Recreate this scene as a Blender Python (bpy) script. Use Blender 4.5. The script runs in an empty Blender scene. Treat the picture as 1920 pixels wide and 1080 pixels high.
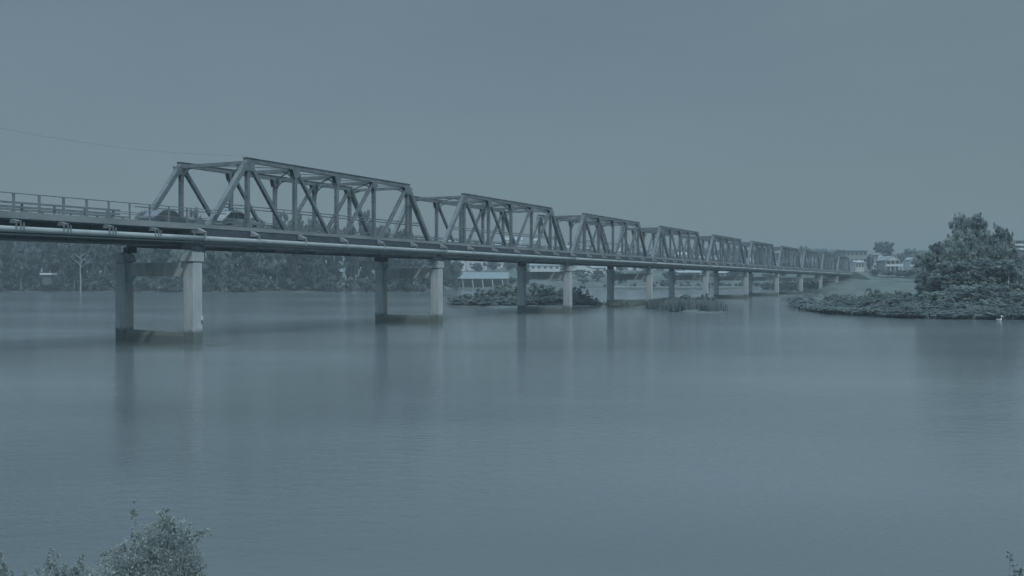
import bpy, math, random
import numpy as np
from mathutils import Vector, Matrix

# ------------------------------------------------------------------ camera, sky, sun, exposure
S = bpy.context.scene
COL = S.collection
F = 1850.0            # focal length in photo pixels (1920 wide)
HOR = 521.0           # horizon row
CH = 4.95             # camera height above the water
cam_d = bpy.data.cameras.new('camera')
cam_d.sensor_width = 36.0
cam_d.lens = 36.0 * F / 1920.0
cam_d.clip_start = 0.1
cam_d.clip_end = 12000
cam = bpy.data.objects.new('camera', cam_d); COL.objects.link(cam)
cam.location = (0, 0, CH)
cam.rotation_euler = (math.radians(90) - math.atan((540 - HOR) / F), 0, 0)
S.camera = cam

SUN_H = Vector((0.318, -0.948)).normalized()
SUN_EL = math.radians(46)
W = bpy.data.worlds.new('World'); S.world = W; W.use_nodes = True
nt = W.node_tree; nt.nodes.clear()
wo = nt.nodes.new('ShaderNodeOutputWorld'); bg = nt.nodes.new('ShaderNodeBackground')
sky = nt.nodes.new('ShaderNodeTexSky'); sky.sky_type = 'NISHITA'; sky.sun_disc = False
sky.sun_elevation = SUN_EL; sky.sun_rotation = math.atan2(SUN_H.x, SUN_H.y)
sky.altitude = 0; sky.air_density = 1.0; sky.dust_density = 2.0; sky.ozone_density = 1.0
# thin high cloud veil over the blue: greys the sky a little
hs = nt.nodes.new('ShaderNodeMix'); hs.data_type = 'RGBA'
tc = nt.nodes.new('ShaderNodeTexCoord'); mp = nt.nodes.new('ShaderNodeMapping')
mp.inputs['Scale'].default_value = (1.6, 1.6, 7.0)
cn = nt.nodes.new('ShaderNodeTexNoise'); cn.inputs['Scale'].default_value = 1.7; cn.inputs['Detail'].default_value = 5
cr = nt.nodes.new('ShaderNodeMapRange'); cr.inputs[1].default_value = .35; cr.inputs[2].default_value = .75
cr.inputs[3].default_value = .70; cr.inputs[4].default_value = .82
nt.links.new(tc.outputs['Generated'], mp.inputs[0]); nt.links.new(mp.outputs[0], cn.inputs['Vector'])
nt.links.new(cn.outputs[0], cr.inputs[0]); nt.links.new(cr.outputs[0], hs.inputs[0])
nt.links.new(sky.outputs[0], hs.inputs[6]); hs.inputs[7].default_value = (2.70, 3.76, 4.28, 1)
# overhead sky, above the view, is raised to add fill light
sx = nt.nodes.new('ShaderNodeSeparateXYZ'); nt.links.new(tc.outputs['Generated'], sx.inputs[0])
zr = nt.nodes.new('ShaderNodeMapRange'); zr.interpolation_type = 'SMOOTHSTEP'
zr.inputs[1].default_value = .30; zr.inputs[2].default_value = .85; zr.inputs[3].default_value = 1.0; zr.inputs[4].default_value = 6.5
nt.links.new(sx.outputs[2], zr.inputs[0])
cv = nt.nodes.new('ShaderNodeMapRange'); cv.inputs[1].default_value = .3; cv.inputs[2].default_value = .7; cv.inputs[3].default_value = .965; cv.inputs[4].default_value = 1.045
nt.links.new(cn.outputs[0], cv.inputs[0])
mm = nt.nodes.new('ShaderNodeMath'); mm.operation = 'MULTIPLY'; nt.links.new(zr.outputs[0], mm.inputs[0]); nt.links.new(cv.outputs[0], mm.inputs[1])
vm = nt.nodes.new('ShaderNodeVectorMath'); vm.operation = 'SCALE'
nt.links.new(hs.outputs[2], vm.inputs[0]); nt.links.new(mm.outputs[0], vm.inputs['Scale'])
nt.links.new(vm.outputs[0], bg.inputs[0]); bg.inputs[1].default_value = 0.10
nt.links.new(bg.outputs[0], wo.inputs[0])

sun_d = bpy.data.lights.new('sun', 'SUN'); sun_d.energy = 2.1; sun_d.angle = math.radians(2.5)
sun_d.color = (0.88, 0.96, 1.0)
sun = bpy.data.objects.new('sun', sun_d); COL.objects.link(sun)
sd = Vector((SUN_H.x * math.cos(SUN_EL), SUN_H.y * math.cos(SUN_EL), math.sin(SUN_EL)))
sun.rotation_euler = (-sd).to_track_quat('-Z', 'Y').to_euler()
S.view_settings.view_transform = 'Standard'; S.view_settings.look = 'None'
S.view_settings.exposure = -0.75; S.view_settings.gamma = 1
S.cycles.volume_bounces = 1; S.cycles.max_bounces = 6; S.cycles.transparent_max_bounces = 8

# ------------------------------------------------------------------ helpers
R = random.Random(7)
def at(px, D, z=0.0):
    return Vector(((px - 960) / F * D, D, z))
def zat(py, D):
    return CH - (py - HOR) / F * D

def tag(o, label=None, cat=None, group=None, kind=None):
    if label: o['label'] = label
    if cat: o['category'] = cat
    if group: o['group'] = group
    if kind: o['kind'] = kind
    return o

def empty(name, loc, rz=0.0):
    o = bpy.data.objects.new(name, None); COL.objects.link(o)
    o.location = loc; o.rotation_euler = (0, 0, rz); o.empty_display_size = .5
    return o

class MB:
    def __init__(s): s.v = []; s.f = []
    def add(s, v, f):
        n = len(s.v); s.v += [tuple(p) for p in v]; s.f += [tuple(i + n for i in q) for q in f]; return s
    def box(s, x0, x1, y0, y1, z0, z1):
        v = [(x0,y0,z0),(x1,y0,z0),(x1,y1,z0),(x0,y1,z0),(x0,y0,z1),(x1,y0,z1),(x1,y1,z1),(x0,y1,z1)]
        return s.add(v, [(0,3,2,1),(4,5,6,7),(0,1,5,4),(1,2,6,5),(2,3,7,6),(3,0,4,7)])
    def bar(s, a, b, w, h, up=(0, 0, 1)):
        a = Vector(a); b = Vector(b); d = (b - a).normalized(); up = Vector(up)
        if abs(d.dot(up)) > .98: up = Vector((0, 1, 0))
        x = d.cross(up).normalized(); y = x.cross(d)
        v = []
        for p in (a, b):
            for i, j in ((-1,-1),(1,-1),(1,1),(-1,1)):
                v.append(p + x * (i * w / 2) + y * (j * h / 2))
        return s.add(v, [(0,1,2,3),(7,6,5,4),(0,4,5,1),(1,5,6,2),(2,6,7,3),(3,7,4,0)])
    def tube(s, pts, rad, n=8, caps=True):
        pts = [Vector(p) for p in pts]
        if not hasattr(rad, '__len__'): rad = [rad] * len(pts)
        v = []; f = []
        for i, p in enumerate(pts):
            d = (pts[min(i + 1, len(pts) - 1)] - pts[max(i - 1, 0)]).normalized()
            up = Vector((0, 0, 1)) if abs(d.z) < .95 else Vector((1, 0, 0))
            x = d.cross(up).normalized(); y = x.cross(d)
            for k in range(n):
                t = 2 * math.pi * k / n
                v.append(p + x * (rad[i] * math.cos(t)) + y * (rad[i] * math.sin(t)))
        for i in range(len(pts) - 1):
            for k in range(n):
                a = i * n + k; b = i * n + (k + 1) % n
                f.append((a, b, b + n, a + n))
        if caps:
            f.append(tuple(range(n))[::-1]); f.append(tuple((len(pts) - 1) * n + k for k in range(n)))
        return s.add(v, f)
    def prism(s, prof, axis, a0, a1):
        """prof: closed (p,q) outline; axis 'x': p->y q->z, axis 'y': p->x q->z"""
        n = len(prof); v = []
        for a in (a0, a1):
            for p, q in prof:
                v.append((a, p, q) if axis == 'x' else (p, a, q))
        f = [tuple(range(n))[::-1], tuple(range(n, 2 * n))]
        for i in range(n):
            j = (i + 1) % n; f.append((i, j, j + n, i + n))
        return s.add(v, f)
    def mesh(s, name, m, smooth=False):
        me = bpy.data.meshes.new(name); me.from_pydata(s.v, [], s.f); me.update()
        if m: me.materials.append(m)
        if smooth:
            for p in me.polygons: p.use_smooth = True
        return me
    def build(s, name, m, parent=None, smooth=False, bevel=0):
        o = bpy.data.objects.new(name, s.mesh(name, m, smooth)); COL.objects.link(o)
        if parent: o.parent = parent
        if bevel:
            b = o.modifiers.new('bevel', 'BEVEL'); b.width = bevel; b.segments = 2; b.limit_method = 'ANGLE'
        return o

def ch_of(o): return list(o.children)
def copy_tree(o, parent=None):
    c = o.copy(); COL.objects.link(c); c.parent = parent
    for ch in ch_of(o): copy_tree(ch, c)
    return c

# ------------------------------------------------------------------ materials
def mat(name, c1, c2=None, rough=.7, scale=3.0, detail=6, metal=0, bump=0, bscale=20, spec=.3, stretch=(1, 1, 1), lo=.35, hi=.65, rnd=0, coord='Object'):
    m = bpy.data.materials.new(name); m.use_nodes = True; t = m.node_tree
    b = t.nodes['Principled BSDF']; b.inputs['Roughness'].default_value = rough
    b.inputs['Metallic'].default_value = metal; b.inputs['Specular IOR Level'].default_value = spec
    co = t.nodes.new('ShaderNodeTexCoord'); ma = t.nodes.new('ShaderNodeMapping'); ma.inputs['Scale'].default_value = stretch
    t.links.new(co.outputs[coord], ma.inputs[0])
    c2 = c2 or c1
    n = t.nodes.new('ShaderNodeTexNoise'); n.inputs['Scale'].default_value = scale; n.inputs['Detail'].default_value = detail
    t.links.new(ma.outputs[0], n.inputs['Vector'])
    r = t.nodes.new('ShaderNodeValToRGB'); r.color_ramp.elements[0].position = lo; r.color_ramp.elements[1].position = hi
    r.color_ramp.elements[0].color = (*c1, 1); r.color_ramp.elements[1].color = (*c2, 1)
    t.links.new(n.outputs[0], r.inputs[0]); out = r.outputs[0]
    if rnd:
        oi = t.nodes.new('ShaderNodeObjectInfo'); mr = t.nodes.new('ShaderNodeMapRange')
        mr.inputs[3].default_value = 1 - rnd; mr.inputs[4].default_value = 1 + rnd
        t.links.new(oi.outputs['Random'], mr.inputs[0])
        mu = t.nodes.new('ShaderNodeMix'); mu.data_type = 'RGBA'; mu.blend_type = 'MULTIPLY'; mu.inputs[0].default_value = 1
        t.links.new(out, mu.inputs[6]); t.links.new(mr.outputs[0], mu.inputs[7]); out = mu.outputs[2]
    t.links.new(out, b.inputs['Base Color'])
    if bump:
        n2 = t.nodes.new('ShaderNodeTexNoise'); n2.inputs['Scale'].default_value = bscale; n2.inputs['Detail'].default_value = 5
        t.links.new(ma.outputs[0], n2.inputs['Vector'])
        bp = t.nodes.new('ShaderNodeBump'); bp.inputs['Strength'].default_value = bump; bp.inputs['Distance'].default_value = .03
        t.links.new(n2.outputs[0], bp.inputs['Height']); t.links.new(bp.outputs[0], b.inputs['Normal'])
    return m

M = {}
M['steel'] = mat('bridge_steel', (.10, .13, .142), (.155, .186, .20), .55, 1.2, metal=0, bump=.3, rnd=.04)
M['steel_dark_shade'] = mat('dark_shade_steel', (.045, .065, .078), (.065, .085, .098), .6, 1.5, bump=.3)  # dark steel; shade under the deck is put into this colour
M['steel_pale'] = mat('pale_steel', (.22, .27, .285), (.29, .335, .35), .5, 2.0)
M['pipe'] = mat('water_main', (.24, .29, .30), (.31, .355, .365), .45, .8, rnd=0)
M['deck'] = mat('deck_concrete', (.15, .18, .19), (.22, .25, .26), .8, .7, bump=.4, stretch=(.4, 1, 1))
M['rail'] = mat('rail_galvanised', (.12, .15, .165), (.17, .205, .22), .5, 3)
M['road'] = mat('road_asphalt', (.05, .055, .06), (.07, .075, .08), .9, 6)
M['wood_pole'] = mat('pole_timber', (.10, .11, .11), (.16, .17, .17), .8, 8, stretch=(1, 1, .1))
M['cable'] = mat('cable_black', (.12, .14, .15), (.16, .18, .19), .6, 5)

def concrete():
    m = mat('pier_concrete', (.34, .385, .40), (.46, .505, .515), .8, 1.3, bump=.5, stretch=(1, 1, .35), bscale=9)
    t = m.node_tree; b = t.nodes['Principled BSDF']
    src = b.inputs['Base Color'].links[0].from_socket
    # fine vertical rain streaks
    co = t.nodes.new('ShaderNodeTexCoord'); mp2 = t.nodes.new('ShaderNodeMapping'); mp2.inputs['Scale'].default_value = (5, 5, .25)
    n = t.nodes.new('ShaderNodeTexNoise'); n.inputs['Scale'].default_value = 2.5; n.inputs['Detail'].default_value = 4
    t.links.new(co.outputs['Object'], mp2.inputs[0]); t.links.new(mp2.outputs[0], n.inputs['Vector'])
    mr = t.nodes.new('ShaderNodeMapRange'); mr.inputs[1].default_value = .35; mr.inputs[2].default_value = .7
    mr.inputs[3].default_value = .82; mr.inputs[4].default_value = 1.06
    t.links.new(n.outputs[0], mr.inputs[0])
    mu = t.nodes.new('ShaderNodeMix'); mu.data_type = 'RGBA'; mu.blend_type = 'MULTIPLY'; mu.inputs[0].default_value = 1
    t.links.new(src, mu.inputs[6]); t.links.new(mr.outputs[0], mu.inputs[7])
    # algae below the tide line
    g = t.nodes.new('ShaderNodeNewGeometry'); sp = t.nodes.new('ShaderNodeSeparateXYZ'); t.links.new(g.outputs['Position'], sp.inputs[0])
    n3 = t.nodes.new('ShaderNodeTexNoise'); n3.inputs['Scale'].default_value = 3; t.links.new(g.outputs['Position'], n3.inputs['Vector'])
    ad = t.nodes.new('ShaderNodeMath'); ad.operation = 'MULTIPLY_ADD'; ad.inputs[1].default_value = .5
    t.links.new(n3.outputs[0], ad.inputs[0]); t.links.new(sp.outputs[2], ad.inputs[2])
    rp = t.nodes.new('ShaderNodeMapRange'); rp.inputs[1].default_value = 1.05; rp.inputs[2].default_value = 1.4
    t.links.new(ad.outputs[0], rp.inputs[0])
    mx = t.nodes.new('ShaderNodeMix'); mx.data_type = 'RGBA'; mx.inputs[6].default_value = (.12, .15, .145, 1)
    t.links.new(rp.outputs[0], mx.inputs[0]); t.links.new(mu.outputs[2], mx.inputs[7]); t.links.new(mx.outputs[2], b.inputs['Base Color'])
    return m
M['concrete'] = concrete()

def foliage(name, c1, c2, scale=.35, rnd=.18):
    m = mat(name, c1, c2, .75, scale, detail=4, spec=.15, rnd=rnd, lo=.38, hi=.66)
    t = m.node_tree; b = t.nodes['Principled BSDF']; src = b.inputs['Base Color'].links[0].from_socket
    tr = t.nodes.new('ShaderNodeBsdfTranslucent'); mx = t.nodes.new('ShaderNodeMixShader'); mx.inputs[0].default_value = .42
    t.links.new(src, tr.inputs[0]); t.links.new(b.outputs[0], mx.inputs[1]); t.links.new(tr.outputs[0], mx.inputs[2])
    t.links.new(mx.outputs[0], t.nodes['Material Output'].inputs['Surface'])
    return m
M['leaf'] = foliage('leaf_dark', (.18, .225, .24), (.27, .32, .325))
M['leaf_b'] = foliage('leaf_olive', (.195, .25, .245), (.29, .345, .33))
M['leaf_far'] = foliage('leaf_far', (.11, .14, .15), (.18, .215, .215))
M['leaf_near'] = foliage('leaf_near', (.25, .305, .305), (.36, .415, .405), 9.0, 0)
M['leaf_tip'] = foliage('leaf_tip', (.60, .68, .66), (.75, .80, .78), 9.0, 0)
M['bark'] = mat('bark', (.16, .19, .19), (.24, .27, .265), .85, 5, stretch=(1, 1, .2))
M['bark_pale'] = mat('bark_pale', (.22, .26, .27), (.30, .34, .35), .7, 5, stretch=(1, 1, .2))
M['mud'] = mat('river_mud', (.075, .095, .10), (.12, .145, .145), .75, .15, bump=.5, bscale=2)
M['grass'] = mat('bank_grass', (.045, .064, .062), (.11, .135, .125), .9, .12, bump=.6, bscale=1.5)
M['reed'] = foliage('reed', (.18, .23, .215), (.27, .32, .29), .6)

def water():
    m = bpy.data.materials.new('river_water'); m.use_nodes = True; t = m.node_tree
    b = t.nodes['Principled BSDF']; b.inputs['IOR'].default_value = 1.33
    b.inputs['Roughness'].default_value = .13; b.inputs['Specular IOR Level'].default_value = .5
    co = t.nodes.new('ShaderNodeTexCoord')
    # silt: slow patches
    mp3 = t.nodes.new('ShaderNodeMapping'); mp3.inputs['Scale'].default_value = (.012, .03, 1)
    n0 = t.nodes.new('ShaderNodeTexNoise'); n0.inputs['Scale'].default_value = 1; n0.inputs['Detail'].default_value = 3
    t.links.new(co.outputs['Object'], mp3.inputs[0]); t.links.new(mp3.outputs[0], n0.inputs['Vector'])
    r = t.nodes.new('ShaderNodeValToRGB'); r.color_ramp.elements[0].position = .35; r.color_ramp.elements[1].position = .65
    r.color_ramp.elements[0].color = (.088, .112, .12, 1); r.color_ramp.elements[1].color = (.155, .182, .192, 1)
    t.links.new(n0.outputs[0], r.inputs[0]); t.links.new(r.outputs[0], b.inputs['Base Color'])
    prev = None
    for sc, st, di, de, rot in ((1.0, (1.3, 2.4, 1), 0.018, 4, .3), (1.0, (5.0, 8.5, 1), .0065, 2, -.3), (1.0, (.03, .07, 1), .12, 3, -.1)):
        mp4 = t.nodes.new('ShaderNodeMapping'); mp4.inputs['Scale'].default_value = st; mp4.inputs['Rotation'].default_value = (0, 0, rot)
        n = t.nodes.new('ShaderNodeTexNoise'); n.inputs['Scale'].default_value = sc; n.inputs['Detail'].default_value = de
        t.links.new(co.outputs['Object'], mp4.inputs[0]); t.links.new(mp4.outputs[0], n.inputs['Vector'])
        bp = t.nodes.new('ShaderNodeBump'); bp.inputs['Strength'].default_value = 1; bp.inputs['Distance'].default_value = di
        t.links.new(n.outputs[0], bp.inputs['Height'])
        if prev: t.links.new(prev.outputs[0], bp.inputs['Normal'])
        prev = bp
    t.links.new(prev.outputs[0], b.inputs['Normal'])
    return m
M['water'] = water()
def plain(name, c, rough=.7, k=.85): return mat(name, tuple(x * k for x in c), c, rough, 1.5)
M['white'] = plain('white_paint', (.52, .575, .59))
M['cream'] = plain('cream_paint', (.45, .49, .48))
M['greywall'] = plain('grey_wall', (.24, .28, .29))
M['brick'] = plain('brick_wall', (.20, .19, .18))
M['roof_light'] = plain('roof_light', (.33, .385, .405), .5)
M['roof_mid'] = plain('roof_mid', (.22, .26, .28), .5)
M['roof_dark'] = plain('roof_dark', (.10, .12, .13), .6)
M['roof_blue'] = plain('roof_blue', (.19, .24, .265), .7)
M['glass'] = mat('window_glass', (.05, .065, .075), (.07, .085, .095), .15, 2, spec=.6)
M['feather'] = plain('white_feathers', (.75, .80, .80))
M['feather_dark'] = plain('dark_feathers', (.05, .06, .065))

# ------------------------------------------------------------------ terrain and water
def loft(name, shore, rows, m, kind='structure'):
    """shore: list of (px, D); rows: list of (extra depth, z or function(px), sideways shift)"""
    mb = MB(); n = len(shore); nr = len(rows)
    for j, (dd, z) in enumerate(rows):
        for i, (px, D) in enumerate(shore):
            zz = z(px) if callable(z) else z
            pe = px + (max(0, 1600 - px) * min(1, max(0, dd) / 90) if name == 'right_riverbank' else 0)
            p = at(pe, D + dd, zz + (R.uniform(-.12, .12) if 0 < j else 0) * min(1, dd / 10))
            mb.v.append(tuple(p))
    for j in range(nr - 1):
        for i in range(n - 1):
            a = j * n + i; mb.f.append((a, a + 1, a + 1 + n, a + n))
    o = mb.build(name, m, smooth=True); tag(o, kind=kind); return o

wm = MB(); wm.add([(-1500, -60, 0), (1500, -60, 0), (1500, 1500, 0), (-1500, 1500, 0)], [(0, 1, 2, 3)])
water_o = wm.build('water', M['water']); tag(water_o, kind='structure')
bed = MB(); bed.add([(-3200, -200, -.8), (3200, -200, -.8), (3200, 3200, -.8), (-3200, 3200, -.8)], [(0, 1, 2, 3)])
tag(bed.build('ground', M['mud']), kind='structure')

def lerp(a, b, t): t = max(0, min(1, t)); return a + (b - a) * t
def rightness(px): return max(0, min(1, (px - 1500) / 120))
# far bank: from beyond the left edge to the far right, rises into the town hill
shore_far = []
for px in range(-1500, 3700, 20):
    if px < 860: D = lerp(345, 425, (px - 790) / 70) + 8 * math.sin(px / 90)
    elif px < 1440: D = 425 + 8 * math.sin(px / 60)
    elif px < 1620: D = lerp(425, 300, (px - 1440) / 110)
    else: D = 300
    shore_far.append((px, D))
def Z(dl, dr):   # height left/middle, right
    return lambda px: lerp(dl, dr, rightness(px)) if px > 900 else dl * lerp(.6, 1, (px - 700) / 250)
rows = [(-3, -.7), (0, .05), (3, .5), (12, Z(1.2, .7)), (35, Z(2.6, 1.2)), (70, Z(5, 2.4)), (100, Z(6.5, 4.6)), (135, Z(8, 7.0)),
        (200, Z(11, 9.5)), (300, Z(15, 14)), (450, Z(16, 17)), (900, Z(10, 12)), (1800, Z(6, 6)), (2600, Z(0, 0))]
loft('far_riverbank', shore_far, rows, M['grass'])
def far_z(px, D):
    s = min(shore_far, key=lambda q: abs(q[0] - px)); dd = D - s[1]
    for (a, za), (b, zb) in zip(rows[:-1], rows[1:]):
        if a <= dd <= b:
            f = lambda z: z(px) if callable(z) else z
            return lerp(f(za), f(zb), (dd - a) / (b - a))
    return 0.0
# exposed mud strip at the foot of the town bank
# right peninsula in front of the bridge end
shore_r = [(1483, 178), (1490, 164), (1510, 150), (1560, 137), (1620, 128), (1700, 121), (1800, 118), (1920, 117), (2100, 113), (2500, 108), (3200, 104)]
loft('right_riverbank', shore_r, [(-2, -.7), (0, .0), (1.5, .35), (6, .6), (20, .9), (60, .8), (110, .55), (150, .5), (200, .9)], M['grass'])
# mud spit between the piers and the shrub island behind them
def island(name, pts, m, zt=.5):
    c = sum((Vector(p) for p in pts), Vector()) / len(pts); mb = MB()
    n = 40; rings = []
    P = []
    for i in range(n):
        t = i / n * len(pts); a = int(t); u = t - a
        p = [Vector(pts[(a + k) % len(pts)]) for k in (-1, 0, 1, 2)]
        q = .5 * ((2 * p[1]) + (p[2] - p[0]) * u + (2 * p[0] - 5 * p[1] + 4 * p[2] - p[3]) * u * u + (3 * p[1] - p[0] - 3 * p[2] + p[3]) * u ** 3)
        P.append(q)
    for s_, z in ((1.03, -.6), (1, .02), (.9, zt * .6), (.6, zt), (.25, zt * 1.1)):
        rings.append([c + (q - c) * s_ + Vector((0, 0, z + (R.uniform(-.05, .05) if z > .1 else 0))) for q in P])
    for r_ in rings: mb.v += [tuple(p) for p in r_]
    for j in range(len(rings) - 1):
        for i in range(n):
            a = j * n + i; b = j * n + (i + 1) % n; mb.f.append((a, b, b + n, a + n))
    mb.f.append(tuple((len(rings) - 1) * n + i for i in range(n)))
    o = mb.build(name, m, smooth=True); tag(o, kind='structure'); return o
island('mud_spit', [at(1150, 166), at(1215, 160), at(1290, 141), at(1345, 138), at(1362, 146), at(1340, 176), at(1250, 200), at(1165, 190)], M['mud'], .35)
island('shrub_island_ground', [at(843, 174), at(900, 168), at(980, 160), at(1060, 163), at(1122, 170), at(1115, 186), at(1000, 192), at(880, 188)], M['mud'], .4)
island('low_dark_bar', [at(384, 72.0), at(410, 71.0), at(452, 71.5), at(446, 73.0), at(415, 73.4), at(386, 73.0)], M['mud'], .10)  # low dark bar in the water beside the nearest column
# near bank under the camera
mb = MB()
prof = [(-40, 3.9), (0, 3.3), (3, 2.6), (6, 1.7), (9, 1.1), (12, .55), (14, .2), (15.5, -.05), (17, -.7)]
xs = [-30, -16, -9, -7, -5, -3.5, -2, 0, 3, 6, 9, 16, 30]
for (D, z) in prof:
    for x in xs:
        k = 1 if x < -2.5 else (.62 if x < 8 else .8)
        mb.v.append((x, D * (k if D > 0 else 1), z + (R.uniform(-.05, .05) if z > .3 else 0)))
n = len(xs)
for j in range(len(prof) - 1):
    for i in range(n - 1):
        a = j * n + i; mb.f.append((a, a + 1, a + 1 + n, a + n))
tag(mb.build('near_riverbank', M['grass'], smooth=True), kind='structure')

# ------------------------------------------------------------------ the bridge
L = 36.0; DW = 7.2
PH = math.atan2(.8954, .4452)
GR = -0.15 / L                                 # gentle fall towards the far bank
bridge = empty('truss_bridge', (-24.2, 74.8, 0), PH)
tag(bridge, 'long grey steel truss bridge of ten spans on concrete piers across the river', 'bridge')
ZB, ZT, ZD = 7.55, 14.5, 8.85                   # bottom chord, top chord, deck
def grz(u): return GR * u if u > 0 else -.006 * -u

def truss_span():
    P = L / 6; x0, x1 = .55, L - .55
    jx = [P * i for i in range(1, 6)]
    sp = MB()                                   # floor: deck slab, edge band, cross girders
    sp.box(.05, L - .05, .35, DW - .35, ZD - .22, ZD)
    for k in range(7):
        x = min(max(P * k, .4), L - .4)
        sp.box(x - .17, x + .17, .2, DW - .2, ZB - .1, ZD - .24)
    for y in (1.7, 3.6, 5.5): sp.box(.1, L - .1, y - .12, y + .12, 8.1, ZD - .23)
    root = sp.build('truss_span', M['deck'])
    rd = MB(); rd.box(.05, L - .05, 1.0, DW - 1.0, ZD + .004, ZD + .05); rd.build('road_surface', M['road'], root)
    for y, s in ((.42, 1), (DW - .42, -1)):
        e = MB(); e.box(.05, L - .05, y - .16, y + .16, ZD - .05 + .02, ZD + .17); e.build('kerb', M['deck'], root)
    # footway slab on the far side
    fw = MB(); fw.box(.05, L - .05, DW + .35, DW + 1.9, ZD - .12, ZD + .05); fw.build('footway', M['deck'], root)
    for y in (0, DW):
        o = -1 if y == 0 else 1
        c = MB(); c.box(x0 - .2, x1 + .2, y - .17, y + .17, ZB - .17, ZB + .17)
        c.build('bottom_chord', M['steel_dark_shade'], root)  # chord lies in shadow; that shade is put into its colour
        t = MB(); t.box(jx[0] - .25, jx[-1] + .25, y - .2, y + .2, ZT - .17, ZT + .2)
        t.box(jx[0] - .32, jx[-1] + .32, y - .27, y + .27, ZT + .2, ZT + .24)       # cover plate lip
        t.build('top_chord', M['steel'], root)
        for xa, xb in ((x0, jx[0]), (x1, jx[-1])):
            q = MB(); q.bar((xa, y, ZB), (xb, y, ZT), .40, .46, up=(0, 1, 0)); q.build('end_post', M['steel'], root)
        for i, x in enumerate(jx):
            q = MB()                            # laced channel pair
            for d in (-.13, .13): q.box(x - .14, x + .14, y + d - .04, y + d + .04, ZB + .18, ZT - .18)
            z = ZB + .5; s_ = 1
            while z < ZT - .8:
                q.bar((x - .1 * s_, y, z), (x + .1 * s_, y, z + .45), .27, .035, up=(1, 0, 0)); z += .45; s_ = -s_
            q.box(x - .05, x + .05, y - .09, y + .09, ZB + .18, ZT - .18)
            q.build('post', M['steel'], root)
        for a, b, w in ((0, 1, .30), (1, 2, .24), (4, 3, .30), (3, 2, .24)):
            q = MB()
            A = Vector((jx[a], y, ZT)); B = Vector((jx[b], y, ZB))
            for d in (-.12, .12):
                q.bar(A + Vector((0, d, 0)), B + Vector((0, d, 0)), .07, w, up=(0, 0, 1))
            dd = (B - A); nn = 11
            for k in range(1, nn):
                p = A + dd * (k / nn); q.bar(p + Vector((0, -.1, 0)), p + Vector((0, .1, 0)), .05, w * .8, up=(0, 0, 1))
            q.build('diagonal', M['steel'], root)
        for i, x in enumerate(jx):              # gussets at the top joints
            g = MB(); w = .75 if i in (0, 4) else .5
            prof_ = [(x - w, ZT - .16), (x + w, ZT - .16), (x + w * .55, ZT - .85), (x - w * .55, ZT - .85)]
            for d in (-.215, .185): g.prism(prof_, 'y', y + d, y + d + .03)
            g.build('gusset', M['steel'], root)
        for x in (x0, x1):
            g = MB(); g.box(x - .45, x + .45, y - .26, y + .26, ZB - .62, ZB - .18); g.build('bearing', M['steel_dark_shade'], root)
    for i, x in enumerate(jx):                  # overhead struts with curved knee braces
        s_ = MB(); s_.box(x - .14, x + .14, .2, DW - .2, ZT - .30, ZT - .02)
        for y, d in ((.2, 1), (DW - .2, -1)):
            pts = []
            for k in range(6):
                a = k / 5 * math.pi / 2
                pts.append((x, y + d * (1.1 * (1 - math.cos(a))), ZT - 1.35 + 1.05 * math.sin(a)))
            for a, b in zip(pts[:-1], pts[1:]): s_.bar(a, b, .1, .09, up=(1, 0, 0))
        s_.build('portal_strut' if i in (0, 4) else 'top_strut', M['steel'], root)
    lb = MB()
    for i in range(4):
        lb.bar((jx[i], .2, ZT - .1), (jx[i + 1], DW - .2, ZT - .1), .11, .09)
        lb.bar((jx[i], DW - .2, ZT - .02), (jx[i + 1], .2, ZT - .02), .11, .09)
    lb.build('lateral_bracing', M['steel'], root)
    # edge girder outboard of the near truss (recess shade put in its dark colour), brackets and supports for the water main
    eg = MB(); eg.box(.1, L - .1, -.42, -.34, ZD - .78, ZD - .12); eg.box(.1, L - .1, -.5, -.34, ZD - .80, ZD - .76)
    eg.build('edge_girder', M['steel_dark_shade'], root)
    cu = MB(); cu.box(.05, L - .05, -.46, -.26, ZD - .11, ZD + .17); cu.build('deck_edge', M['deck'], root)
    for k in range(6):
        x = P * k + .02
        b_ = MB(); b_.prism([(-.5, ZD - .12), (-.5, ZD - .55), (-1.15, ZD - .55), (-1.2, ZD - .42)], 'x', x - .2, x + .2)
        b_.box(x - .05, x + .05, -1.28, -1.2, 7.75, ZD - .42); b_.box(x - .05, x + .05, -.98, -.9, 7.75, ZD - .55)
        b_.build('pipe_bracket', M['deck'], root)
    wmn = MB(); wmn.tube([(0.02 + 6 * i, -1.1, 7.92) for i in range(6)] + [(L - .02, -1.1, 7.92)], .19, 14)
    for i in range(6): wmn.tube([(6 * i + .1, -1.1, 7.92), (6 * i + .25, -1.1, 7.92)], .225, 14)
    wmn.build('water_main', M['pipe'], root, smooth=True)
    cd = MB(); cd.tube([(0.02, -.92, 7.66), (L - .02, -.92, 7.66)], .05, 8); cd.build('conduit', M['pipe'], root, smooth=True)
    # guard rails by both trusses
    for y in (.75, DW - .75):
        g = MB(); g.box(.1, L - .1, y - .03, y + .03, ZD + .50, ZD + .64); g.box(.1, L - .1, y - .03, y + .03, ZD + .26, ZD + .36)
        for i in range(18): g.box(1 + 2 * i - .05, 1 + 2 * i + .05, y + .03, y + .11, ZD, ZD + .66)
        g.build('guard_rail', M['rail'], root)
    fr = MB()
    for z in (ZD + 1.98, ZD + 1.74): fr.tube([(3, .27, z), (32.6, .27, z)], .055, 6)
    fr.build('service_pipe', M['rail'], root, smooth=True)
    hr = MB()
    for z in (ZD + 1.45, ZD + 1.3, ZD + .8): hr.box(.05, L - .05, DW + 1.83, DW + 1.88, z, z + .05)
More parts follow.
